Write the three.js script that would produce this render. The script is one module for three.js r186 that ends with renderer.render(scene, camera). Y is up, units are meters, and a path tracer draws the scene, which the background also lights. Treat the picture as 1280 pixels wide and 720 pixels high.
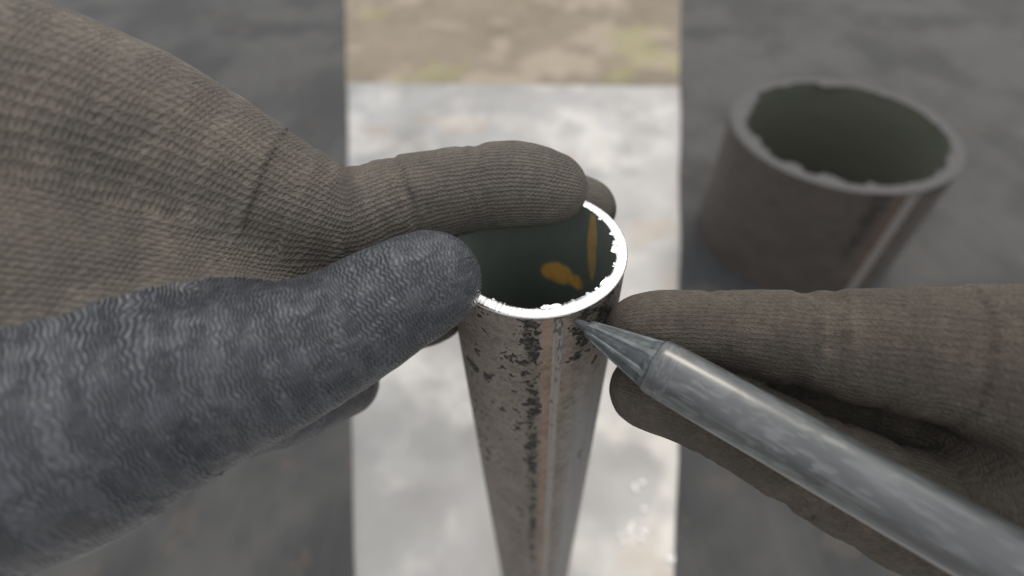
import * as THREE from 'three';
import { mergeGeometries } from 'three/addons/utils/BufferGeometryUtils.js';

// ---------- camera, sky, sun, exposure ----------
const MM = 0.001;
const scene = new THREE.Scene();
const RIM_Y = 0.36, R_OUT = 23.8 * MM, R_IN = 21.1 * MM;
const RIM = new THREE.Vector3(0, RIM_Y, 0);
const camera = new THREE.PerspectiveCamera(58, 16 / 9, 0.005, 60);
camera.rotation.order = 'YXZ';
camera.rotation.set(-48 * Math.PI / 180, 0, -2.7 * Math.PI / 180);
const FPX = 360 / Math.tan(29 * Math.PI / 180);
const RIGHT = new THREE.Vector3(1, 0, 0).applyEuler(camera.rotation), UP = new THREE.Vector3(0, 1, 0).applyEuler(camera.rotation), FWD = new THREE.Vector3(0, 0, -1).applyEuler(camera.rotation);
const dirAt = (px, py) => FWD.clone().addScaledVector(RIGHT, (px - 640) / FPX).addScaledVector(UP, (360 - py) / FPX);
camera.position.copy(RIM).addScaledVector(dirAt(669, 308), -136.5 * MM);
camera.focus = 0.124;
camera.userData.fStop = 6.0;
const at = (px, py, d) => camera.position.clone().addScaledVector(dirAt(px, py), d * MM);        // a picture point at a depth in mm
const onPlane = (px, py, y) => { const d = dirAt(px, py); return camera.position.clone().addScaledVector(d, (y - camera.position.y) / d.y); };

// ---------- noise ----------
let seed = 7;
const rnd = () => { seed = (seed * 1664525 + 1013904223) >>> 0; return seed / 4294967296; };
const hash = (x, y, z) => { let h = Math.imul(x, 374761393) + Math.imul(y, 668265263) + Math.imul(z, 1274126177) | 0; h = Math.imul(h ^ h >>> 13, 1274126177); return ((h ^ h >>> 16) >>> 0) / 4294967296; };
const sm = t => t * t * (3 - 2 * t);
const step = (a, b, x) => { const t = Math.min(1, Math.max(0, (x - a) / (b - a))); return t * t * (3 - 2 * t); };
const lerp = (a, b, t) => a + (b - a) * t;
const wrap = (i, n) => n ? ((i % n) + n) % n : i;
function vn2(x, y, px = 0, py = 0, s = 0) {                    // value noise, periodic where asked
  const xi = Math.floor(x), yi = Math.floor(y), u = sm(x - xi), v = sm(y - yi);
  const a = wrap(xi, px), b = wrap(xi + 1, px), c = wrap(yi, py), d = wrap(yi + 1, py);
  return lerp(lerp(hash(a, c, s), hash(b, c, s), u), lerp(hash(a, d, s), hash(b, d, s), u), v);
}
function fbm2(x, y, px, py, s, oct = 4) { let a = 0, w = 0.5, n = 0; for (let i = 0; i < oct; i++) { a += w * vn2(x, y, px, py, s + i * 17); n += w; x *= 2; y *= 2; px *= 2; py *= 2; w *= 0.55; } return a / n; }
function vn3(x, y, z, s = 0) {
  const xi = Math.floor(x), yi = Math.floor(y), zi = Math.floor(z), u = sm(x - xi), v = sm(y - yi), w = sm(z - zi), h = (i, j, k) => hash(xi + i + s * 131, yi + j, zi + k);
  return lerp(lerp(lerp(h(0, 0, 0), h(1, 0, 0), u), lerp(h(0, 1, 0), h(1, 1, 0), u), v), lerp(lerp(h(0, 0, 1), h(1, 0, 1), u), lerp(h(0, 1, 1), h(1, 1, 1), u), v), w);
}
const fbm3 = (x, y, z, s = 0) => 0.55 * vn3(x, y, z, s) + 0.3 * vn3(x * 2.1, y * 2.1, z * 2.1, s + 5) + 0.15 * vn3(x * 4.3, y * 4.3, z * 4.3, s + 9);

// sky: bright overcast, a little brighter behind the bench
{
  const W = 256, H = 128, data = new Float32Array(W * H * 4);
  for (let j = 0; j < H; j++) for (let i = 0; i < W; i++) {
    const el = ((j + 0.5) / H - 0.5) * Math.PI, az = ((i + 0.5) / W) * 2 * Math.PI - Math.PI, k = (j * W + i) * 4;
    const x = Math.cos(el) * Math.cos(az), y = Math.sin(el), z = Math.cos(el) * Math.sin(az);
    const n = fbm3(x * 3 + 9, y * 3 + 4, z * 3 + 2, 3);
    const l = (0.76 + 0.72 * Math.max(0, y)) * (0.82 + 0.36 * n);
    data[k] = l * 0.99; data[k + 1] = l; data[k + 2] = l * 1.03; data[k + 3] = 1;
  }
  const sky = new THREE.DataTexture(data, W, H, THREE.RGBAFormat, THREE.FloatType);
  sky.mapping = THREE.EquirectangularReflectionMapping; sky.magFilter = THREE.LinearFilter; sky.minFilter = THREE.LinearFilter; sky.needsUpdate = true;
  scene.background = sky; scene.environment = sky;
}
const sun = new THREE.DirectionalLight(0xfff3e2, 1.5);
sun.position.set(0.5, 1.6, -0.75); sun.target.position.set(0, 0.3, 0);
sun.castShadow = true; sun.shadow.radius = 34; sun.shadow.mapSize.set(2048, 2048);
Object.assign(sun.shadow.camera, { left: -1, right: 1, top: 1, bottom: -1, near: 0.1, far: 5 });
scene.add(sun, sun.target);
const EXPOSURE = 1.0;

// ---------- textures and materials ----------
const toByte = v => { v = Math.min(1, Math.max(0, v)); return 255 * (v <= 0.0031308 ? 12.92 * v : 1.055 * Math.pow(v, 1 / 2.4) - 0.055); };
function texture(w, h, srgb, f) {                                // f(u, v) -> [r, g, b] linear, or one number
  const d = new Uint8Array(w * h * 4);
  for (let j = 0; j < h; j++) for (let i = 0; i < w; i++) {
    const c = f((i + 0.5) / w, (j + 0.5) / h), k = (j * w + i) * 4;
    for (let n = 0; n < 3; n++) { const v = c.length ? c[n] : c; d[k + n] = srgb ? toByte(v) : 255 * Math.min(1, Math.max(0, v)); }
    d[k + 3] = 255;
  }
  const t = new THREE.DataTexture(d, w, h); t.wrapS = t.wrapT = THREE.RepeatWrapping; t.magFilter = THREE.LinearFilter; t.minFilter = THREE.LinearMipmapLinearFilter; t.generateMipmaps = true;
  if (srgb) t.colorSpace = THREE.SRGBColorSpace;
  t.needsUpdate = true; return t;
}
const mix = (a, b, t) => [lerp(a[0], b[0], t), lerp(a[1], b[1], t), lerp(a[2], b[2], t)];
const std = o => new THREE.MeshStandardMaterial(o);

// pipe skin: u round the pipe (0.5 faces +z), v up it; top 350 mm
const SKIN_H = 350;
function skinAt(u, v) {
  const ang = (u - 0.5) * 360, down = (1 - v) * SKIN_H;                                  // degrees round, mm below the cut
  const wx = 0.010 * (fbm2(u * 90, down / 1.6, 90, 0, 15, 3) - 0.5), wy = 1.6 * (fbm2(u * 90, down / 1.6, 90, 0, 16, 3) - 0.5), U = u + wx, D = down + wy;
  const n1 = fbm2(U * 18, D / 8, 18, 0, 1), n2 = fbm2(U * 64, D / 2.3, 64, 0, 2, 5), n3 = fbm2(U * 190, D / 0.75, 190, 0, 4, 3), streak = fbm2(u * 110, down / 34, 110, 0, 6, 3);
  const m = n1 * 0.25 + n2 * 0.5 + n3 * 0.25;
  const band = Math.exp(-(((ang + 5.5 + 4 * (fbm2(down / 9, 3, 0, 0, 8) - 0.5)) / 5.5) ** 2)) * (1 - step(130, 230, down));
  const wide = Math.exp(-(((ang + 16) / 11) ** 2)) * (1 - step(60, 150, down)), left = step(-22, -40, ang) * (1 - 0.6 * step(40, 110, down));
  const right = Math.exp(-(((ang - 25) / 7) ** 2)) * (1 - step(14, 40, down)) + Math.exp(-(((ang - 44) / 14) ** 2)) * (1 - step(9, 26, down));
  const clear = Math.exp(-(((ang - 4) / 3.6) ** 2)) * 0.16 + step(14, 17, ang) * step(10, 46, down) * 0.03;
  const scale = step(0.555, 0.60, m + band * 0.175 + wide * 0.045 + left * 0.05 - 0.012 + right * 0.17 - clear - 0.045);
  let c = mix([0.085, 0.072, 0.06], [0.31, 0.275, 0.24], step(0.2, 0.8, n1 * 0.25 + n2 * 0.4 + n3 * 0.35));
  const rust = Math.exp(-(((ang - 3.8) / 3.2) ** 2)) * (0.5 + 0.5 * n2) + Math.exp(-(((ang - 17.5) / 4) ** 2)) * 0.6 * n1 * (1 - step(25, 60, down));
  c = mix(c, [0.30, 0.17, 0.10], Math.min(1, rust * 0.55));
  const smooth = step(19, 32, ang) * step(18, 60, down);
  c = mix(c, mix([0.15, 0.148, 0.145], [0.26, 0.26, 0.26], streak), smooth * 0.85);
  c = mix(c, [0.135, 0.12, 0.106], step(0.35, 0.7, fbm2(u * 24, down / 30, 24, 0, 12)) * step(50, 190, down) * (1 - smooth) * 0.6);
  c = mix(c, [0.02, 0.021, 0.02], scale * (0.62 + 0.38 * step(0.35, 0.6, n3)));
  const speck = step(0.56, 0.64, n3 * 0.6 + n2 * 0.4) * (step(8, -8, ang) * 0.55 + 0.2);
  c = mix(c, [0.045, 0.042, 0.038], speck * 0.75 * (1 - smooth * 0.6));
  const sc = step(0.62, 0.7, vn2(u * 26, down * 3.6, 26, 0, 20) * 0.4 + vn2(u * 9, down * 5.5, 9, 0, 21) * 0.6) * (1 - step(5, 20, down)) * step(0.42, 0.6, fbm2(u * 12, down / 5, 12, 0, 23));
  c = mix(c, [0.36, 0.345, 0.33], sc * 0.35);
  return { c, h: 0.4 + scale * 0.25 + 0.45 * (n3 - 0.5) + 0.2 * (n2 - 0.5) - sc * 0.12, r: 0.46 + 0.2 * n3 + scale * 0.14 };
}
const skinCache = new Map();
function skin(u, v) { const k = u * 4096 * 8192 + v * 8192; let s = skinCache.get(k); if (!s) skinCache.set(k, s = skinAt(u, v)); return s; }
const skinMap = texture(1024, 2048, true, (u, v) => skin(u, v).c), skinBump = texture(1024, 2048, false, (u, v) => skin(u, v).h), skinRough = texture(1024, 2048, false, (u, v) => skin(u, v).r);
skinCache.clear();

const fine = texture(512, 512, true, (u, v) => { const n = 0.72 + 0.4 * fbm2(u * 32, v * 32, 32, 32, 3); return [n, n, n]; });
// knit: rows of small V stitches, tile 24 mm
const TILE = 24;
function knitH(u, v) {
  const x = u * TILE, y = v * TILE, wx = 0.5 * (fbm2(u * 6, v * 6, 6, 6, 31) - 0.5), wy = 0.7 * (fbm2(u * 8, v * 8, 8, 8, 37) - 0.5);
  const s = (x + wx) / 1.2, row = (y + wy) / 1.0 + 0.22 * Math.abs((((s % 1) + 1) % 1) * 2 - 1), rr = row - Math.floor(row), par = Math.floor(row) & 1;
  const ss = s + par * 0.5 + (rr - 0.5) * 0.5, fr = ss - Math.floor(ss);
  return Math.pow(Math.sin(Math.PI * rr), 0.7) * (0.35 + 0.65 * Math.pow(Math.sin(Math.PI * fr), 0.8)) * (0.75 + 0.5 * fbm2(u * 48, v * 48, 48, 48, 40, 3)) + 0.25 * (vn2(u * 220, v * 220, 220, 220, 43) - 0.5);
}
const knitBump = texture(1024, 1024, false, (u, v) => 0.1 + 0.7 * knitH(u, v));
const knitMap = texture(1024, 1024, true, (u, v) => { const n = 0.6 + 0.45 * fbm2(u * 40, v * 40, 40, 40, 51) + 0.35 * (vn2(u * 250, v * 120, 250, 120, 53) - 0.4); return [n, n * 0.985, n * 0.96]; });
// rubber: wavy crinkles across the finger with pits
function rubberH(u, v) {
  const x = u * TILE, y = v * TILE, wx = 1.5 * (fbm2(u * 5, v * 7, 5, 7, 61, 3) - 0.5) + 0.17 * Math.sin(y * Math.PI / TILE * 24 + 6 * fbm2(u * 8, v * 8, 8, 8, 62));
  const p = (x + wx) / (TILE / 28), f = p - Math.floor(p), ridge = 1 - Math.pow(Math.abs(f * 2 - 1), 2.2), amp = 0.45 + 0.75 * step(0.3, 0.7, fbm2(u * 9, v * 9, 9, 9, 64));
  const cracks = step(0.03, 0.0, Math.abs(fbm2(u * 14, v * 20, 14, 20, 67) - 0.5)) * step(0.58, 0.66, fbm2(u * 7, v * 7, 7, 7, 68));
  const pits = step(0.88, 0.93, vn2(u * 40, v * 40, 40, 40, 70));
  return 0.52 * ridge * amp - 0.25 * pits - 0.35 * cracks + 0.33;
}
const rubberBump = texture(1536, 1536, false, rubberH);
// the other glove is more worn: the same knit under matted fibres
const wornBump = texture(1024, 1024, false, (u, v) => 0.2 + 0.3 * knitH(u, v) + 0.5 * (0.5 * fbm2(u * 70, v * 70, 70, 70, 45, 4) + 0.5 * vn2(u * 30 + 0.8 * fbm2(u * 20, v * 20, 20, 20, 47), v * 160, 0, 160, 46)));
const wornMat = std({ vertexColors: true, map: knitMap, bumpMap: wornBump, bumpScale: 0.8 * MM, roughness: 0.97 });
const knitMat = std({ vertexColors: true, map: knitMap, bumpMap: knitBump, bumpScale: 0.68 * MM, roughness: 0.95 });
const rubberMat = std({ vertexColors: true, bumpMap: rubberBump, bumpScale: 0.85 * MM, roughness: 0.37 });

const sawBump = texture(1024, 64, false, (u, v) => 0.5 * fbm2(u * 420, v * 3, 420, 0, 161, 3) + 0.5 * fbm2(u * 60, v * 8, 60, 0, 163, 3));
const cutSteel = std({ color: new THREE.Color(0.66, 0.66, 0.655), metalness: 0.95, roughness: 0.33, bumpMap: sawBump, bumpScale: 0.2 * MM });
const burrSteel = std({ color: new THREE.Color(0.72, 0.72, 0.72), metalness: 0.8, roughness: 0.35, side: THREE.DoubleSide });
const skinMat = new THREE.MeshPhysicalMaterial({ specularIntensity: 0.45,  map: skinMap, bumpMap: skinBump, bumpScale: 0.22 * MM, roughnessMap: skinRough, roughness: 1, metalness: 0.4 });

// ---------- helpers ----------
const used = {};
function numbered(n) { const k = used[n] = (used[n] ?? -1) + 1; return k ? n + '_' + String(k).padStart(3, '0') : n; }
function thing(name, label, category, pos, group) { const o = new THREE.Group(); o.name = numbered(name); o.position.copy(pos); o.userData = { label, category }; if (group) o.userData.group = group; scene.add(o); return o; }
function part(name, geometry, material, parent, data) { const m = new THREE.Mesh(geometry, material); m.name = name; m.castShadow = m.receiveShadow = true; if (data) Object.assign(m.userData, data); parent.add(m); return m; }
function grid(nu, nv, f, closed) {                                // a surface from f(i/nu, j/nv) -> Vector3
  const p = [], uv = [], ix = [];
  for (let j = 0; j <= nv; j++) for (let i = 0; i <= nu; i++) { const q = f(i / nu, j / nv); p.push(q.x, q.y, q.z); uv.push(i / nu, j / nv); }
  for (let j = 0; j < nv; j++) for (let i = 0; i < nu; i++) { const a = j * (nu + 1) + i, b = a + 1, c = a + nu + 1, d = c + 1; ix.push(a, b, d, a, d, c); }
  const g = new THREE.BufferGeometry(); g.setAttribute('position', new THREE.Float32BufferAttribute(p, 3)); g.setAttribute('uv', new THREE.Float32BufferAttribute(uv, 2)); g.setIndex(ix); g.computeVertexNormals();
  if (closed) { const n = g.attributes.normal, v = new THREE.Vector3(), w = new THREE.Vector3(); for (let j = 0; j <= nv; j++) { const a = j * (nu + 1), b = a + nu; v.fromBufferAttribute(n, a).add(w.fromBufferAttribute(n, b)).normalize(); n.setXYZ(a, v.x, v.y, v.z); n.setXYZ(b, v.x, v.y, v.z); } }
  return g;
}

// ---------- ground ----------
const earthMap = texture(1024, 1024, true, (u, v) => {
  const n = fbm2(u * 10, v * 10, 10, 10, 81, 5), m = fbm2(u * 40, v * 40, 40, 40, 83), g = step(0.6, 0.68, fbm2(u * 7, v * 7, 7, 7, 85)), pale = step(0.58, 0.7, fbm2(u * 9, v * 9, 9, 9, 87));
  let c = mix([0.13, 0.108, 0.08], [0.275, 0.232, 0.178], n * 0.6 + m * 0.4);
  c = mix(c, [0.5, 0.43, 0.34], pale * 0.3); c = mix(c, [0.24, 0.24, 0.10], g * 0.45); return c;
});
earthMap.repeat.set(16, 16);
{
  const g = grid(120, 120, (u, v) => { const x = (u - 0.5) * 40, z = (0.5 - v) * 40; return new THREE.Vector3(x, -0.75 + 0.03 * (fbm2(x * 3 + 60, z * 3 + 60, 0, 0, 91) - 0.5), z); });
  const m = new THREE.Mesh(g, std({ map: earthMap, bumpMap: earthMap, bumpScale: 0.02, roughness: 1 })); m.name = 'ground'; m.userData = { kind: 'structure', label: 'blurred brown bare earth beyond the far edge of the workbench', category: 'ground' }; m.receiveShadow = m.castShadow = true; scene.add(m);
}

// ---------- workbench ----------
const sheetMap = texture(2048, 2048, true, (u, v) => {
  const a = fbm2(u * 5, v * 5, 5, 5, 101, 5), b = fbm2(u * 16, v * 16, 16, 16, 103, 4), s = fbm2(u * 60, v * 10, 60, 10, 105, 3), w = step(0.5, 0.8, fbm2(u * 12, v * 12, 12, 12, 107)), r = step(0.64, 0.76, fbm2(u * 9, v * 9, 9, 9, 109));
  let c = mix([0.215, 0.212, 0.206], [0.40, 0.40, 0.397], step(0.1, 0.9, a * 0.7 + b * 0.25 + s * 0.05));
  c = mix(c, [0.62, 0.6, 0.56], w * 0.45); c = mix(c, [0.33, 0.275, 0.225], r * 0.45);
  c = mix(c, [0.2, 0.2, 0.2], step(0.6, 0.8, fbm2(u * 14, v * 14, 14, 14, 111)) * 0.4); return c;
});
const sheetRough = texture(512, 512, false, (u, v) => 0.42 + 0.3 * fbm2(u * 10, v * 10, 10, 10, 113));
function slab(corners, y, thick, material, name, parent, metres) {       // a flat plate with the given outline (xz), softened edge
  const o = parent.position, sh = new THREE.Shape(corners.map(c => new THREE.Vector2(c.x - o.x, -(c.z - o.z)))), b = Math.min(0.0012, thick * 0.3);
  const g = new THREE.ExtrudeGeometry(sh, { depth: thick - 2 * b, bevelEnabled: true, bevelSize: b, bevelThickness: b, bevelSegments: 2 });
  g.rotateX(-Math.PI / 2); g.translate(0, y - thick + b - o.y, 0);
  const p = g.attributes.position, uv = g.attributes.uv; for (let i = 0; i < p.count; i++) uv.setXY(i, p.getX(i) / metres, p.getZ(i) / metres + p.getY(i) / metres);
  return part(name, g, material, parent);
}
const benchL = onPlane(438, 104, 0), benchR = onPlane(842, 108, 0), edge = benchR.clone().sub(benchL).normalize(), back = new THREE.Vector3(-edge.z, 0, edge.x);   // along the far edge, towards the camera
if (back.z < 0) back.negate();
const mid = benchL.clone().add(benchR).multiplyScalar(0.5);
{
  const t = thing('workbench', 'pale grey stained steel top under the standing pipe, far edge against brown earth', 'workbench', new THREE.Vector3(0, -0.75, 0));
  const q = (a, b) => mid.clone().addScaledVector(edge, a).addScaledVector(back, b);
  slab([q(-1.0, 0), q(-1.0, 1.5), q(1.0, 1.5), q(1.0, 0)], 0, 0.006, std({ map: sheetMap, roughnessMap: sheetRough, roughness: 1, metalness: 0.45 }), 'steel_top', t, 0.8);
  const legMat = std({ color: new THREE.Color(0.07, 0.07, 0.075), roughness: 0.6, metalness: 0.3 });
  for (const [a, b] of [[-0.9, 0.12], [0.9, 0.12], [-0.9, 1.38], [0.9, 1.38]]) { const c = q(a, b), g = new THREE.BoxGeometry(0.05, 0.743, 0.05); g.translate(c.x, 0.3715, c.z); part('leg', g, legMat, t); }
}
const cutLine = (p, q, salt) => Array.from({ length: 90 }, (_, i) => { const m = p.clone().lerp(q, i / 89); m.x += 0.006 * (fbm2(i / 9, salt, 0, 0, 171, 4) - 0.5); return m; });   // a wavering edge for the added dim sheets
// two added dark sheets on the bench: their colour paints in dim side areas
const dimMap = texture(1024, 1024, true, (u, v) => { const n = fbm2(u * 6, v * 6, 6, 6, 121, 5), s = fbm2(u * 80, v * 8, 80, 8, 123, 3), w = step(0.66, 0.74, fbm2(u * 18, v * 18, 18, 18, 125)); return mix(mix([0.022, 0.023, 0.024], [0.062, 0.062, 0.061], step(0.25, 0.75, n) * 0.7 + s * 0.3), [0.075, 0.06, 0.048], w * 0.4); });
const dimMat = std({ map: dimMap, roughness: 0.8, metalness: 0.0 });
{
  const a = onPlane(852, -30, 0.003), b = onPlane(848, 740, 0.003), t = thing('added_dim_sheet', 'added dark grey sheet right of the pipe under the wide offcut, its colour painting in dimness', 'added sheet', new THREE.Vector3(a.x, 0, a.z), 'added dim sheets on the bench');
  slab([...cutLine(a, b, 1), new THREE.Vector3(b.x + 0.8, 0, b.z), new THREE.Vector3(a.x + 1.2, 0, a.z + 0.02)], 0.003, 0.003, dimMat, 'sheet', t, 0.5);
  const c = onPlane(430, -30, 0.003), d = onPlane(441, 740, 0.003), s = thing('added_dim_sheet', 'added dark grey sheet below and left of the left glove, its colour painting in dimness', 'added sheet', new THREE.Vector3(c.x, 0, c.z), 'added dim sheets on the bench');
  slab([c, new THREE.Vector3(c.x - 1.2, 0, c.z + 0.03), new THREE.Vector3(d.x - 0.8, 0, d.z), ...cutLine(d, c, 5).slice(0, -1)], 0.003, 0.003, dimMat, 'sheet', s, 0.5);
}
// bright chips by the foot of the pipe
{
  const gs = [];
  for (const [px, py, n] of [[797, 603, 3], [801, 632, 1], [790, 662, 4], [806, 668, 3], [775, 674, 2], [838, 700, 2]]) for (let i = 0; i < n; i++) {
    const c = onPlane(px + (rnd() - 0.5) * 12, py + (rnd() - 0.5) * 16, 0.001), g = new THREE.IcosahedronGeometry(1, 0); g.scale(0.0017 * (0.5 + rnd()), 0.0008, 0.0034 * (0.5 + rnd())); g.rotateY(rnd() * 3); g.translate(c.x, c.y, c.z); gs.push(g);
  }
  const m = new THREE.Mesh(mergeGeometries(gs), std({ color: new THREE.Color(0.62, 0.61, 0.6), roughness: 0.45, metalness: 0.4 })); m.name = 'metal_chips'; m.userData = { kind: 'stuff', label: 'small bright metal chips scattered on the bench right of the pipe', category: 'metal chips' }; m.castShadow = true; scene.add(m);
}

// ---------- pipes ----------
function makePipe(t, R, Ri, H, mats, salt, burrs, burrAmp) {
  const seamAt = 10 * Math.PI / 180, P = (r, a, y) => new THREE.Vector3(Math.sin(a) * r, y, Math.cos(a) * r), A = u => (u - 0.5) * 2 * Math.PI;
  part('outer_wall', grid(256, 40, (u, v) => { const a = A(u), y = v * (H - 0.0006), d = Math.abs(a - seamAt), lip = -0.00018 * Math.exp(-(((H - 0.0011 - y) / 0.0004) ** 2)); return P(R + lip + (d < 0.075 ? -0.00012 : 0), a, y); }, true), mats.skin, t);
  // the weld seam: a low flattened bead down the front
  part('weld_seam', grid(10, 80, (u, v) => { const w = (u - 0.5) * 2, y = v * (H - 0.0012); return P(R - 0.0002 + 0.00034 * (1 - w ** 4) + 0.00008 * (fbm2(u * 6, y * 900, 0, 0, salt + 4) - 0.5), seamAt + w * 0.062, y); }), mats.seam, t);
  part('inner_wall', grid(160, 24, (u, v) => P(Ri, A(1 - u), v * (H - 0.0004)), true), mats.inside, t);
  const n = 900, inner = a => { const q = a / (2 * Math.PI) * n, c = fbm2(q / 26, 1, n / 26 | 0, 0, salt + 5, 4), f = fbm2(q / 5, 2, n / 5 | 0, 0, salt + 6, 3); return Ri - burrAmp * (step(0.42, 0.8, c) * 0.9 + 0.5 * step(0.5, 0.8, f) * step(0.42, 0.7, c + 0.06)); };
  const prof = a => { const ri = inner(a), wob = 0.00008 * (fbm2(a * 8 + 9, 4, 0, 0, salt) - 0.5); return [[R - 0.0001, H - 0.0009], [R + 0.00022, H - 0.0005], [R + 0.0001, H - 0.0001], [R - 0.0003, H + wob], [(R + Ri) / 2, H + wob * 0.5 + 0.00004], [Ri + 0.0004, H + wob], [ri, H - 0.0001 + wob], [ri + 0.00005, H - 0.00035], [Ri + 0.0001, H - 0.0008]]; };
  part('cut_rim', grid(n, 8, (u, v) => { const a = A(u), q = prof(a)[Math.round(v * 8)]; return P(q[0], a, q[1]); }, true), mats.rim, t);
  for (let i = 0; i < burrs; i++) {                                  // torn shards on the inner edge
    const big = i === 0, a = big ? 1.45 : [1.2, 1.75, -0.5, 0.2, 0.8, 2.3, -1.6][i % 7] + (rnd() + rnd() - 1) * 0.45, L = big ? 0.0018 : (0.0003 + rnd() * rnd() * 0.0011) * (burrAmp > 0.003 ? 2.5 : 1), w = L * (0.35 + rnd() * rnd() * 2.2), m = 5 + (i % 3), lift = (rnd() - 0.35) * 0.5, pts = [];
    for (let k = 0; k <= m; k++) { const f = k / m, r = (0.6 + rnd() * 0.6) * Math.sin(Math.PI * (0.12 + f * 0.76)); pts.push(new THREE.Vector2((f - 0.5) * w * 2, -L * r)); }
    pts.push(new THREE.Vector2(w * 0.8, 0.0006), new THREE.Vector2(-w * 0.8, 0.0006));
    const g = new THREE.ExtrudeGeometry(new THREE.Shape(pts), { depth: 0.00012, bevelEnabled: false });
    g.rotateX(Math.PI / 2 + lift); g.translate(0, 0.0001, 0);
    g.rotateY(0); g.translate(0, H, Ri * R / R - 0.0001); g.rotateY(a);
    part('burr', g, mats.burr, t);
  }
}
function insideTexture(streaks) {
  return texture(1024, 1024, true, (u, v) => {
    const n = fbm2(u * 12, v * 12, 12, 0, 131), f = fbm2(u * 60, v * 60, 60, 0, 133, 3);
    let c = mix([0.125, 0.15, 0.128], [0.20, 0.23, 0.20], n * 0.7 + f * 0.3), rust = 0, core = 0;
    for (const [u0, v0, du, dv, tilt] of streaks) { const x = (u - u0 - tilt * (v - v0) + 0.05 * du * (n - 0.5)) / du, y = (v - v0) / dv, r = Math.sqrt(x * x + y * y) + 0.5 * (n - 0.5) + 0.25 * (f - 0.5); rust = Math.max(rust, step(1.12, 0.78, r)); core = Math.max(core, step(0.4, 0.2, Math.abs(r - 0.6) + 0.4 * f)); }
    const faint = rust * (v > 0.935 ? 0.62 * (0.6 + 0.4 * n) : 1); return mix(c, mix([0.92, 0.53, 0.14], [0.66, 0.30, 0.08], Math.max(core * 0.3, step(0.55, 0.75, f) * 0.7)), faint);
  });
}
const seamMap = texture(256, 1024, true, (u, v) => { const d = 1 - v, s = fbm2(u * 16 + 3, d * 14, 0, 0, 141, 4), f = fbm2(u * 12, d * 300, 0, 0, 142, 3), k = step(0.60, 0.68, fbm2(u * 5, d * 150, 0, 0, 143, 4) + 0.14 * (1 - step(0.015, 0.05, d)) - 0.04), line = step(0.06, 0.02, Math.abs(u - 0.34 - 0.02 * s)) + step(0.05, 0.02, Math.abs(u - 0.72)); let c = mix([0.15, 0.145, 0.138], [0.31, 0.30, 0.29], s * 0.7 + f * 0.3); c = mix(c, [0.25, 0.17, 0.115], step(0.45, 0.65, fbm2(u * 3, d * 30, 0, 0, 145)) * 0.45); c = mix(c, [0.07, 0.066, 0.06], Math.min(1, line) * 0.55 * step(0.35, 0.55, f)); return mix(c, [0.03, 0.03, 0.03], k * 0.75 * (1 - step(0.25, 0.5, d))); });
const seamMat = std({ map: seamMap, roughness: 0.5, metalness: 0.3 });
{
  const t = thing('steel_pipe', 'scaly brown and grey steel pipe standing upright with a bright freshly cut rim', 'pipe', new THREE.Vector3(0, 0, 0));
  // inner wall coordinates: v up; u runs the other way round from the skin
  makePipe(t, R_OUT, R_IN, RIM_Y, { skin: skinMat, seam: seamMat, inside: std({ map: insideTexture([[0.158, 0.966, 0.016, 0.036, -0.25], [0.072, 0.915, 0.044, 0.014, 0.0], [0.122, 0.914, 0.024, 0.010, 0.0]]), roughness: 0.6, metalness: 0.1 }), rim: cutSteel, burr: burrSteel }, 150, 15, 0.0007);
}
{
  const top = onPlane(1052, 160, 0.15), far = top.clone().sub(camera.position).dot(FWD), R2 = 132 * far / FPX, t = thing('pipe_offcut', 'wide short dark pipe offcut with a ragged rim painted dim standing behind the right glove', 'pipe', new THREE.Vector3(top.x, 0.003, top.z));
  const skin2 = std({ map: skinMap, bumpMap: skinBump, bumpScale: 0.3 * MM, roughness: 0.7, metalness: 0.1, color: new THREE.Color(0.35, 0.33, 0.32) });  // offcut skin, lining and rim use darkened colours to paint in dimness
  makePipe(t, R2, R2 - 0.011, top.y - 0.003, { skin: skin2, seam: seamMat, inside: std({ map: insideTexture([[0.45, 0.75, 0.025, 0.35, 0.02], [0.62, 0.55, 0.05, 0.2, 0]]), roughness: 0.8, color: new THREE.Color(0.5, 0.45, 0.4) }), rim: std({ color: new THREE.Color(0.07, 0.07, 0.07), roughness: 0.8, metalness: 0.1 }), burr: std({ color: new THREE.Color(0.12, 0.12, 0.12), roughness: 0.6 }) }, 190, 24, 0.008);
}

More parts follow.
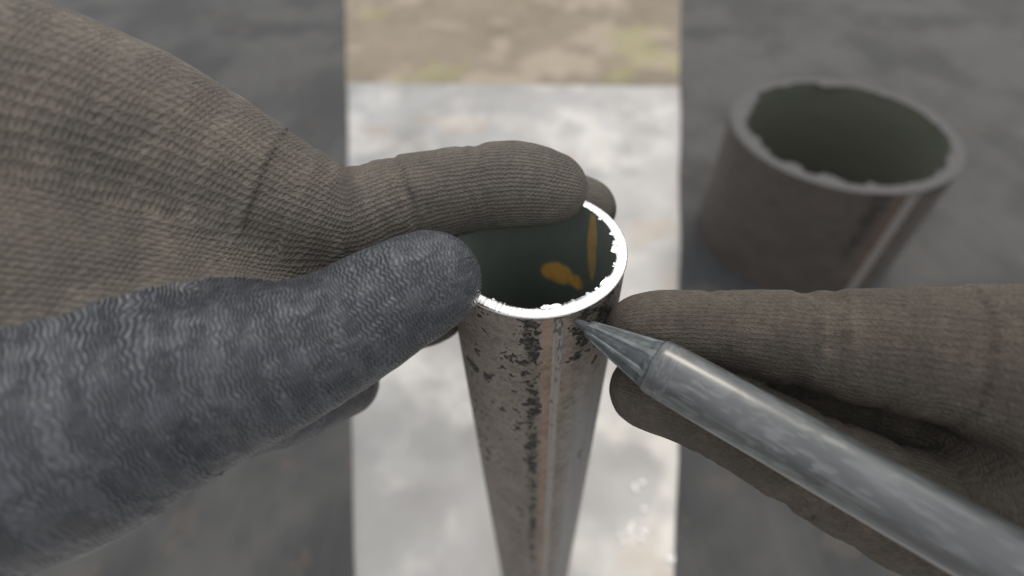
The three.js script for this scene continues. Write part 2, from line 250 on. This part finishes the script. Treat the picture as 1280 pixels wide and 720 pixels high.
// ---------- gloved hands: one continuous surface from tapered bones ----------
const smin = (a, b, k) => { const h = Math.max(k - Math.abs(a - b), 0) / k; return Math.min(a, b) - h * h * k * 0.25; };
const PEN_TIP = at(717, 400, 123.2), PEN_END = at(1280, 716, 89);
function buildHand(chainsPx, cell, blendPalm, holds) {
  const pen = holds && { a: PEN_TIP.clone().multiplyScalar(1000), x: PEN_END.clone().sub(PEN_TIP).normalize(), L: 120 };
  const chains = chainsPx.map(c => {
    const K = c.j.map(([px, py, pr, d]) => ({ p: at(px, py, d).multiplyScalar(1000), r: pr * d / FPX })), curve = new THREE.CatmullRomCurve3(K.map(k => k.p), false, 'centripetal'), J = [], segs = [];
    for (let i = 0; i < K.length; i++) for (let k = 0; k < (i < K.length - 1 ? 3 : 1); k++) J.push({ p: curve.getPoint((i + k / 3) / (K.length - 1)), r: k ? lerp(K[i].r, K[i + 1].r, k / 3) : K[i].r });
    if (c.clear) for (const q of J) { const h = Math.hypot(q.p.x, q.p.z), need = R_OUT * 1000 + q.r - 1.7; if (h < need && q.p.y < RIM_Y * 1000 + 2) { q.p.x *= need / h; q.p.z *= need / h; } }
    let len = 0, ref = UP.clone();
    for (let i = 0; i + 1 < J.length; i++) {
      const a = J[i].p, ab = J[i + 1].p.clone().sub(a), L = ab.length(), ax = ab.clone().normalize();
      ref = ref.clone().addScaledVector(ax, -ref.dot(ax)).normalize();
      segs.push({ a, ab, L2: L * L, L, ra: J[i].r, rb: J[i + 1].r, ax, e1: ref.clone(), e2: new THREE.Vector3().crossVectors(ax, ref), s: len }); len += L;
    }
    return { ...c, segs, rAvg: K.slice(0, Math.min(4, K.length)).reduce((s, j) => s + j.r, 0) / Math.min(4, K.length), mid: new THREE.Box3().setFromPoints(J.map(j => j.p)).getBoundingSphere(new THREE.Sphere()), big: Math.max(...J.map(j => j.r)) };
  });
  const segD = (s, x, y, z) => { const dx = x - s.a.x, dy = y - s.a.y, dz = z - s.a.z; let t = (dx * s.ab.x + dy * s.ab.y + dz * s.ab.z) / s.L2; t = t < 0 ? 0 : t > 1 ? 1 : t; const ex = dx - t * s.ab.x, ey = dy - t * s.ab.y, ez = dz - t * s.ab.z; return Math.sqrt(ex * ex + ey * ey + ez * ez) - (s.ra + (s.rb - s.ra) * t); };
  const chainD = (c, x, y, z) => {
    let d = 1e9, m = 1e9, u = 0;
    for (const s of c.segs) { const q = segD(s, x, y, z); d = smin(d, q, 2.5); if (q < m) { m = q; u = s.s + Math.min(1, Math.max(0, ((x - s.a.x) * s.ab.x + (y - s.a.y) * s.ab.y + (z - s.a.z) * s.ab.z) / s.L2)) * s.L; } }
    const near = c.folds ? step(5, 1.5, Math.abs(m)) : 0; if (near > 0) for (const [at, deep, wide] of c.folds) { const w = (u - at + 2.6 * (fbm3(x / 8, y / 8, z / 8, 51) - 0.5) * 2) / wide; if (w * w < 9) d += near * deep * Math.exp(-w * w) * (0.25 + 1.3 * fbm3(x / 6 + at, y / 6, z / 6, 53)); }
    return d;
  };
  function field(x, y, z) {
    let f = 1e9, p = 1e9;
    for (const c of chains) { const m = c.mid.center, far = Math.hypot(x - m.x, y - m.y, z - m.z) - c.mid.radius - c.big; if (far > 20) { f = Math.min(f, far); continue; } const d = chainD(c, x, y, z); if (c.palm) p = smin(p, d, 12); else f = smin(f, d, 1.6); }
    let d = smin(f, p, blendPalm);
    const ro = Math.hypot(x, z), wall = Math.max(Math.abs(ro - (R_OUT + R_IN) * 500) - (R_OUT - R_IN) * 500, y - RIM_Y * 1000);   // flesh gives way to the pipe wall and the marker
    d = -smin(-d, wall + 0.05, 1.2);
    if (pen) { const t = Math.min(1, Math.max(0, (x - pen.a.x) * pen.x.x + (y - pen.a.y) * pen.x.y + (z - pen.a.z) * pen.x.z) / pen.L), r = Math.hypot(x - pen.a.x - pen.x.x * pen.L * t, y - pen.a.y - pen.x.y * pen.L * t, z - pen.a.z - pen.x.z * pen.L * t); d = -smin(-d, r - Math.min(6.55, 1.4 + pen.L * t * 0.24), 1.2); }
    return d;
  }
  const detail = (x, y, z) => 0.9 * (fbm3(x / 11, y / 11, z / 11, 2) - 0.5) + 0.25 * (fbm3(x / 3.2, y / 3.2, z / 3.2, 7) - 0.5);
  const lo = new THREE.Vector3(1e9, 1e9, 1e9), hi = lo.clone().negate();
  for (const c of chains) for (const s of c.segs) for (const [p, r] of [[s.a, s.ra], [s.a.clone().add(s.ab), s.rb]]) { lo.min(p.clone().subScalar(r + 4)); hi.max(p.clone().addScalar(r + 4)); }
  const B = 8, n = ['x', 'y', 'z'].map(k => Math.ceil((hi[k] - lo[k]) / cell / B) * B), [nx, ny, nz] = n, sx = nx + 1, sxy = (nx + 1) * (ny + 1);
  const val = new Float32Array(sxy * (nz + 1)).fill(NaN), blocks = [];
  for (let bz = 0; bz < nz; bz += B) for (let by = 0; by < ny; by += B) for (let bx = 0; bx < nx; bx += B) {
    const d = field(lo.x + (bx + B / 2) * cell, lo.y + (by + B / 2) * cell, lo.z + (bz + B / 2) * cell);
    if (Math.abs(d) > B * cell * 0.87 + 2.2) continue;
    blocks.push([bx, by, bz]);
    for (let z = bz; z <= bz + B; z++) for (let y = by; y <= by + B; y++) for (let x = bx; x <= bx + B; x++) {
      const i = z * sxy + y * sx + x; if (val[i] === val[i]) continue;
      const X = lo.x + x * cell, Y = lo.y + y * cell, Z = lo.z + z * cell, q = field(X, Y, Z); val[i] = Math.abs(q) < 2 * cell + 1 ? q - detail(X, Y, Z) : q;
    }
  }
  const vid = new Int32Array(sxy * (nz + 1)).fill(-1), V = [], off = [0, 1, sx, sx + 1, sxy, sxy + 1, sxy + sx, sxy + sx + 1];
  const E = [[0, 1], [2, 3], [4, 5], [6, 7], [0, 2], [1, 3], [4, 6], [5, 7], [0, 4], [1, 5], [2, 6], [3, 7]];
  for (const [bx, by, bz] of blocks) for (let z = bz; z < bz + B; z++) for (let y = by; y < by + B; y++) for (let x = bx; x < bx + B; x++) {
    const i = z * sxy + y * sx + x; let inside = 0; for (let k = 0; k < 8; k++) if (val[i + off[k]] < 0) inside++;
    if (!inside || inside === 8) continue;
    let cx = 0, cy = 0, cz = 0, m = 0;
    for (const [a, b] of E) { const va = val[i + off[a]], vb = val[i + off[b]]; if ((va < 0) === (vb < 0)) continue; const t = va / (va - vb); cx += lerp(a & 1, b & 1, t); cy += lerp(a >> 1 & 1, b >> 1 & 1, t); cz += lerp(a >> 2, b >> 2, t); m++; }
    vid[i] = V.length; V.push([lo.x + (x + cx / m) * cell, lo.y + (y + cy / m) * cell, lo.z + (z + cz / m) * cell]);
  }
  const T = [], quad = (a, b, c, d, flip) => { if (a < 0 || b < 0 || c < 0 || d < 0) return; if (flip) T.push([a, c, b], [a, d, c]); else T.push([a, b, c], [a, c, d]); };
  for (const [bx, by, bz] of blocks) for (let z = Math.max(1, bz); z < bz + B; z++) for (let y = Math.max(1, by); y < by + B; y++) for (let x = Math.max(1, bx); x < bx + B; x++) {
    const i = z * sxy + y * sx + x, v = val[i] < 0;
    if (v !== val[i + 1] < 0) quad(vid[i], vid[i - sx], vid[i - sx - sxy], vid[i - sxy], v);
    if (v !== val[i + sx] < 0) quad(vid[i], vid[i - sxy], vid[i - sxy - 1], vid[i - 1], v);
    if (v !== val[i + sxy] < 0) quad(vid[i], vid[i - 1], vid[i - 1 - sx], vid[i - sx], v);
  }
  // smooth normals from the faces
  const N = V.map(() => [0, 0, 0]);
  for (const t of T) {
    const [a, b, c] = t.map(i => V[i]), u = [b[0] - a[0], b[1] - a[1], b[2] - a[2]], w = [c[0] - a[0], c[1] - a[1], c[2] - a[2]], k = [u[1] * w[2] - u[2] * w[1], u[2] * w[0] - u[0] * w[2], u[0] * w[1] - u[1] * w[0]];
    for (const i of t) for (let q = 0; q < 3; q++) N[i][q] += k[q];
  }
  for (const q of N) { const l = Math.hypot(...q) || 1; q[0] /= l; q[1] /= l; q[2] /= l; }
  const out = {};
  const coord = (c, p) => {                                       // length along the finger and angle round it, blended over neighbouring bones
    let bd = 1e9; const ds = c.segs.map(s => { const d = segD(s, ...p); if (d < bd) bd = d; return d; }); let us = 0, ws = 0, ca = 0, sa = 0;
    c.segs.forEach((s, i) => {
      const w = Math.exp((bd - ds[i]) * 1.6); if (w < 0.004) return;
      const d = new THREE.Vector3(...p).sub(s.a), al = d.dot(s.ax); let u = s.s + Math.min(s.L * 1.6, Math.max(-0.6 * s.L, al)); if (al < 0 && s.s === 0) u = -s.ra * Math.asin(Math.min(1, -al / s.ra));
      const g = Math.atan2(d.dot(s.e2), d.dot(s.e1)); us += w * u; ws += w; ca += w * Math.cos(g); sa += w * Math.sin(g);
    });
    return [us / ws, Math.atan2(sa, ca)];
  };
  for (const t of T) {
    const P = t.map(i => V[i]), g = [0, 1, 2].map(k => (P[0][k] + P[1][k] + P[2][k]) / 3);
    let c = null, bd = 1e9; for (const k of chains) { const d = chainD(k, ...g) + (k.palm ? 0.6 : 0); if (d < bd) { bd = d; c = k; } }
    const o = out[c.part] ??= { p: [], n: [], uv: [], col: [] }, [, ga] = coord(c, g);
    t.forEach((i, k) => {
      let [u, a] = coord(c, P[k]); while (a - ga > Math.PI) a -= 2 * Math.PI; while (ga - a > Math.PI) a += 2 * Math.PI;
      o.p.push(P[k][0] * MM, P[k][1] * MM, P[k][2] * MM); o.n.push(...N[i]); o.uv.push(u / TILE, a * c.rAvg / TILE); o.col.push(...c.colour(P[k], u, a));
    });
  }
  return out;
}
const geo = (o, org) => { const g = new THREE.BufferGeometry(); g.setAttribute('position', new THREE.Float32BufferAttribute(o.p, 3)); g.setAttribute('normal', new THREE.Float32BufferAttribute(o.n, 3)); g.setAttribute('uv', new THREE.Float32BufferAttribute(o.uv, 2)); g.setAttribute('color', new THREE.Float32BufferAttribute(o.col, 3)); g.translate(-org.x, -org.y, -org.z); return g; };
function lint(o, org, count) {                                       // loose fibres standing off the knit
  const gs = [], tri = o.p.length / 9;
  for (let i = 0; i < count; i++) {
    const k = Math.floor(rnd() * tri) * 9, p = new THREE.Vector3(o.p[k], o.p[k + 1], o.p[k + 2]).sub(org), n = new THREE.Vector3(o.n[k], o.n[k + 1], o.n[k + 2]), j = new THREE.Vector3(rnd() - 0.5, rnd() - 0.5, rnd() - 0.5);
    const L = (0.4 + rnd() * rnd() * 1.3) * MM, q = p.clone().addScaledVector(n, L * 0.6).addScaledVector(j, L * 0.9), e = q.clone().addScaledVector(j, L).addScaledVector(n, L * 0.1), s = new THREE.Vector3().crossVectors(n, j).normalize().multiplyScalar(0.03 * MM), s2 = n.clone().cross(s).normalize().multiplyScalar(0.03 * MM);
    const g = new THREE.BufferGeometry(); g.setAttribute('position', new THREE.Float32BufferAttribute([p.clone().add(s), p.clone().sub(s), p.clone().add(s2), q.clone().add(s), q.clone().sub(s), q.clone().add(s2), e].flatMap(v => v.toArray()), 3));
    g.setIndex([0, 1, 4, 0, 4, 3, 1, 2, 5, 1, 5, 4, 2, 0, 3, 2, 3, 5, 3, 4, 6, 4, 5, 6, 5, 3, 6]); gs.push(g);
  }
  const g = mergeGeometries(gs); g.computeVertexNormals(); return g;
}
const lintMat = std({ color: new THREE.Color(0.2, 0.18, 0.15), roughness: 1 });
// even knit and rubber with a little dust in fine grains
const dusty = (base, dust, dark) => p => { const a = fbm3(p[0] / 9, p[1] / 9, p[2] / 9, 21), b = fbm3(p[0] / 1.4, p[1] / 1.4, p[2] / 1.4, 23); return mix(mix(base, dark, 0.6 * step(0.45, 0.7, fbm3(p[0] / 14, p[1] / 14, p[2] / 14, 27))), dust, 0.7 * step(0.42, 0.8, a * 0.6 + b * 0.4)); };
const knitColour = dusty([0.112, 0.101, 0.087], [0.175, 0.159, 0.131], [0.088, 0.081, 0.071]);
const rightColour = dusty([0.074, 0.063, 0.051], [0.125, 0.107, 0.083], [0.055, 0.047, 0.039]);
const coatColour = p => { const b = fbm3(p[0] / 1.1, p[1] / 1.1, p[2] / 1.1, 33), a = fbm3(p[0] / 10, p[1] / 10, p[2] / 10, 35); return mix(mix([0.046, 0.051, 0.060], [0.052, 0.057, 0.066], a), [0.095, 0.084, 0.076], 0.3 * step(0.52, 0.8, a * 0.7 + b * 0.3)); };

{
  const K = 'knit_back', C = 'rubber_coating';
  const hand = buildHand([
    { part: C, colour: coatColour, clear: 1, folds: [[27, 0.5, 1.2], [31, 0.5, 0.9], [52, 0.8, 1.6], [57, 0.6, 1.2], [68, 0.7, 1.8], [84, 0.9, 2.4]], j: [[540, 351, 63, 116], [484, 378, 66, 114], [438, 407, 71, 113], [330, 452, 94, 110], [200, 492, 122, 106], [60, 545, 150, 101], [-140, 580, 175, 96]] },
    { part: K, colour: knitColour, folds: [[19, 0.7, 1.5], [22.5, 0.5, 1.0], [43, 0.9, 2.0], [48, 0.6, 1.2], [58, 0.8, 1.6], [66, 0.8, 2], [78, 1, 2.2], [90, 0.8, 2]], j: [[691, 236, 43, 143], [642, 231, 49, 141], [585, 237, 50, 141], [520, 250, 53, 141], [474, 266, 59, 139], [430, 280, 60, 137], [330, 250, 88, 130], [180, 195, 125, 120], [20, 165, 160, 111], [-140, 180, 190, 104]] },
    { part: K, colour: knitColour, clear: 1, folds: [[20, 0.7, 1.4], [42, 0.9, 1.8]], j: [[733, 262, 36, 160], [680, 264, 40, 164], [610, 278, 41, 163], [540, 312, 44, 156], [470, 345, 50, 149], [390, 360, 62, 142]] },
    { part: K, colour: knitColour, clear: 1, folds: [[20, 0.7, 1.4], [42, 0.9, 1.8]], j: [[690, 320, 36, 178], [615, 336, 38, 176], [563, 377, 40, 166], [500, 395, 44, 158], [410, 400, 62, 148]] },
    { part: K, colour: knitColour, clear: 1, folds: [[20, 0.7, 1.4], [42, 0.9, 1.8]], j: [[650, 350, 32, 190], [590, 368, 34, 186], [540, 374, 37, 178], [460, 398, 46, 166], [395, 420, 60, 156]] },
    { part: C, palm: 1, colour: coatColour, j: [[430, 478, 43, 168], [350, 480, 75, 150], [240, 470, 110, 134]] },
    { part: K, palm: 1, colour: knitColour, j: [[400, 380, 75, 145], [300, 380, 110, 135], [150, 370, 150, 120], [0, 360, 180, 110], [-140, 370, 200, 104]] },
  ], 0.75, 7);
  const org = at(-140, 370, 104), t = thing('gloved_hand', 'left hand in a dusty work glove, thumb and fingers steadying the pipe rim', 'hand', org, 'gloved hands');
  part('knit_back', geo(hand[K], org), knitMat, t); part('rubber_coating', geo(hand[C], org), rubberMat, t, { label: 'dark crinkled rubber coating over the thumb and palm' });
  part('lint', lint(hand[K], org, 5000), lintMat, t, { kind: 'stuff' });
  const cuff = new THREE.CylinderGeometry(0.040, 0.042, 0.07, 48, 20, true), p = cuff.attributes.position; for (let i = 0; i < p.count; i++) { const a = Math.atan2(p.getZ(i), p.getX(i)), k = 1 + 0.02 * Math.sin(a * 36); p.setX(i, p.getX(i) * k); p.setZ(i, p.getZ(i) * k); } cuff.computeVertexNormals();
  const dir = at(-300, 390, 98).sub(org).normalize(); cuff.applyQuaternion(new THREE.Quaternion().setFromUnitVectors(new THREE.Vector3(0, 1, 0), dir)); cuff.translate(dir.x * 0.04, dir.y * 0.04, dir.z * 0.04);
  part('cuff', cuff, std({ color: new THREE.Color(0.08, 0.07, 0.06), roughness: 1, side: THREE.DoubleSide }), t);
}
{
  const K = 'knit_glove';
  const hand = buildHand([
    { part: K, colour: rightColour, clear: 1, folds: [[17, 0.6, 1.3], [20.5, 0.5, 0.9], [38, 0.9, 1.9], [43, 0.7, 1.2], [55, 0.8, 1.8], [66, 0.9, 2.2]], j: [[799, 411, 42, 129], [842, 411, 44, 128], [905, 414, 47, 128], [1000, 424, 58, 122], [1130, 438, 76, 114], [1280, 460, 100, 107], [1450, 510, 140, 99]] },
    { part: K, colour: rightColour, clear: 1, folds: [[17, 0.6, 1.3], [20.5, 0.5, 0.9], [38, 0.9, 1.9], [43, 0.7, 1.2], [55, 0.8, 1.8], [66, 0.9, 2.2]], j: [[808, 487, 46, 131], [850, 497, 48, 129], [930, 533, 54, 124], [1040, 592, 64, 119], [1180, 650, 78, 115], [1330, 640, 108, 108], [1450, 600, 140, 102]] },
    { part: K, colour: rightColour, clear: 1, folds: [[17, 0.6, 1.3], [20.5, 0.5, 0.9], [38, 0.9, 1.9], [43, 0.7, 1.2], [55, 0.8, 1.8], [66, 0.9, 2.2]], j: [[868, 462, 36, 152], [940, 470, 42, 148], [1040, 485, 52, 140], [1160, 505, 70, 130], [1300, 525, 95, 118]] },
    { part: K, colour: rightColour, clear: 1, folds: [[17, 0.6, 1.3], [20.5, 0.5, 0.9], [38, 0.9, 1.9], [43, 0.7, 1.2], [55, 0.8, 1.8], [66, 0.9, 2.2]], j: [[915, 505, 36, 162], [1000, 518, 42, 157], [1100, 530, 54, 146], [1230, 545, 80, 130]] },
    { part: K, colour: rightColour, clear: 1, folds: [[17, 0.6, 1.3], [20.5, 0.5, 0.9], [38, 0.9, 1.9], [43, 0.7, 1.2], [55, 0.8, 1.8], [66, 0.9, 2.2]], j: [[965, 540, 33, 170], [1050, 552, 40, 163], [1140, 560, 52, 152], [1250, 570, 80, 134]] },
    { part: K, palm: 1, colour: rightColour, j: [[1240, 520, 85, 124], [1350, 540, 130, 112], [1500, 560, 160, 103]] },
  ], 0.75, 7, true);
  const org = at(1500, 560, 103), t = thing('gloved_hand', 'right hand in a brown knit work glove holding the grey marker against the pipe', 'hand', org, 'gloved hands');
  part('knit_glove', geo(hand[K], org), wornMat, t); part('lint', lint(hand[K], org, 4000), lintMat, t, { kind: 'stuff' });
  const cuff = new THREE.CylinderGeometry(0.036, 0.038, 0.07, 48, 20, true), p = cuff.attributes.position; for (let i = 0; i < p.count; i++) { const a = Math.atan2(p.getZ(i), p.getX(i)), k = 1 + 0.02 * Math.sin(a * 36); p.setX(i, p.getX(i) * k); p.setZ(i, p.getZ(i) * k); } cuff.computeVertexNormals();
  const dir = at(1700, 590, 94).sub(org).normalize(); cuff.applyQuaternion(new THREE.Quaternion().setFromUnitVectors(new THREE.Vector3(0, 1, 0), dir)); cuff.translate(dir.x * 0.04, dir.y * 0.04, dir.z * 0.04);
  part('cuff', cuff, std({ color: new THREE.Color(0.08, 0.07, 0.06), roughness: 1, side: THREE.DoubleSide }), t);
}

// ---------- marker ----------
{
  const tip = PEN_TIP, end = PEN_END, axis = end.clone().sub(tip).normalize(), t = thing('marker_pen', 'worn grey plastic marker with a fluted cone nose touching the pipe', 'marker', tip);
  t.quaternion.setFromUnitVectors(new THREE.Vector3(0, 1, 0), axis);
  const wear = (b, w, s, len, ribs) => texture(512, 1024, true, (u, v) => { const V = Math.round(len / 3), n = fbm2(u * 12, v * V, 12, V, s, 4), k = step(0.5, 0.68, fbm2(u * 36, v * len * 0.9, 36, 0, s + 3, 4) * 0.75 + n * 0.25), sc = step(0.68, 0.74, vn2(u * 90, v * len * 0.35, 90, 0, s + 7) * 0.6 + vn2(u * 40 + v * len * 0.3, v * len * 1.2, 0, 0, s + 8) * 0.4), d = step(0.85, 0.9, vn2(u * 60, v * V * 5, 60, V * 5, s + 5)), f = (u * 7) % 1, rib = ribs ? step(0.2, 0.12, f) + step(0.8, 0.88, f) : 0; return mix(mix(b, w, Math.min(1, k * 0.16 + sc * 0.22 + 0.3 * n + rib * (0.15 + 0.5 * n))), [0.30, 0.29, 0.27], 0); });
  const lathe = (pts, n = 64) => new THREE.LatheGeometry(pts.map(([r, y]) => new THREE.Vector2(r * MM, y * MM)), n);
  const nib = lathe([[0.01, 0], [0.45, 0.25], [0.75, 0.9], [1.05, 2.2], [1.3, 3.6], [1.3, 6]]), p = nib.attributes.position;
  for (let i = 0; i < p.count; i++) { const k = 1 + 0.3 * (fbm3(p.getX(i) * 2500, p.getY(i) * 2500, p.getZ(i) * 2500, 41) - 0.5); p.setX(i, p.getX(i) * k); p.setZ(i, p.getZ(i) * k); } nib.computeVertexNormals();
  part('nib', nib, std({ map: wear([0.03, 0.034, 0.037], [0.09, 0.095, 0.1], 201, 6), roughness: 0.75 }), t);
  // fluted cone: six flat panels sunk between thin ribs
  const coneMat = std({ map: wear([0.02, 0.026, 0.029], [0.15, 0.165, 0.17], 211, 18, true), roughness: 0.48, bumpMap: fine, bumpScale: 0.1 * MM });
  part('fluted_cone', grid(240, 60, (u, v) => {
    const a = u * 2 * Math.PI, y = lerp(3.8, 20.5, v); let r = lerp(1.85, 5.75, Math.pow(v, 0.92));
    if (v < 0.03) r -= (0.03 - v) * 9;
    const f = (a / (2 * Math.PI) * 7) % 1, inPanel = step(0.10, 0.18, f) * step(0.90, 0.82, f), sunk = inPanel * step(0.10, 0.16, v) * step(0.95, 0.9, v);
    r -= 0.38 * sunk; return new THREE.Vector3(Math.cos(a) * r * MM, y * MM, -Math.sin(a) * r * MM);
  }, true), coneMat, t);
  const barrelMat = new THREE.MeshPhysicalMaterial({ map: wear([0.022, 0.026, 0.028], [0.20, 0.208, 0.21], 221, 100), roughness: 0.42, clearcoat: 0.6, clearcoatRoughness: 0.22, bumpMap: fine, bumpScale: 0.08 * MM });
  part('barrel', lathe([[5.6, 20.45], [5.95, 20.6], [6.25, 21.1], [6.45, 22.2], [6.55, 26], [6.6, 60], [6.6, 118], [6.2, 120], [0.01, 120.5]], 96), barrelMat, t);
}

// ---------- renderer ----------
const renderer = new THREE.WebGLRenderer({ antialias: true });
renderer.shadowMap.enabled = true;
renderer.toneMapping = THREE.LinearToneMapping;
renderer.toneMappingExposure = EXPOSURE;
renderer.render(scene, camera);
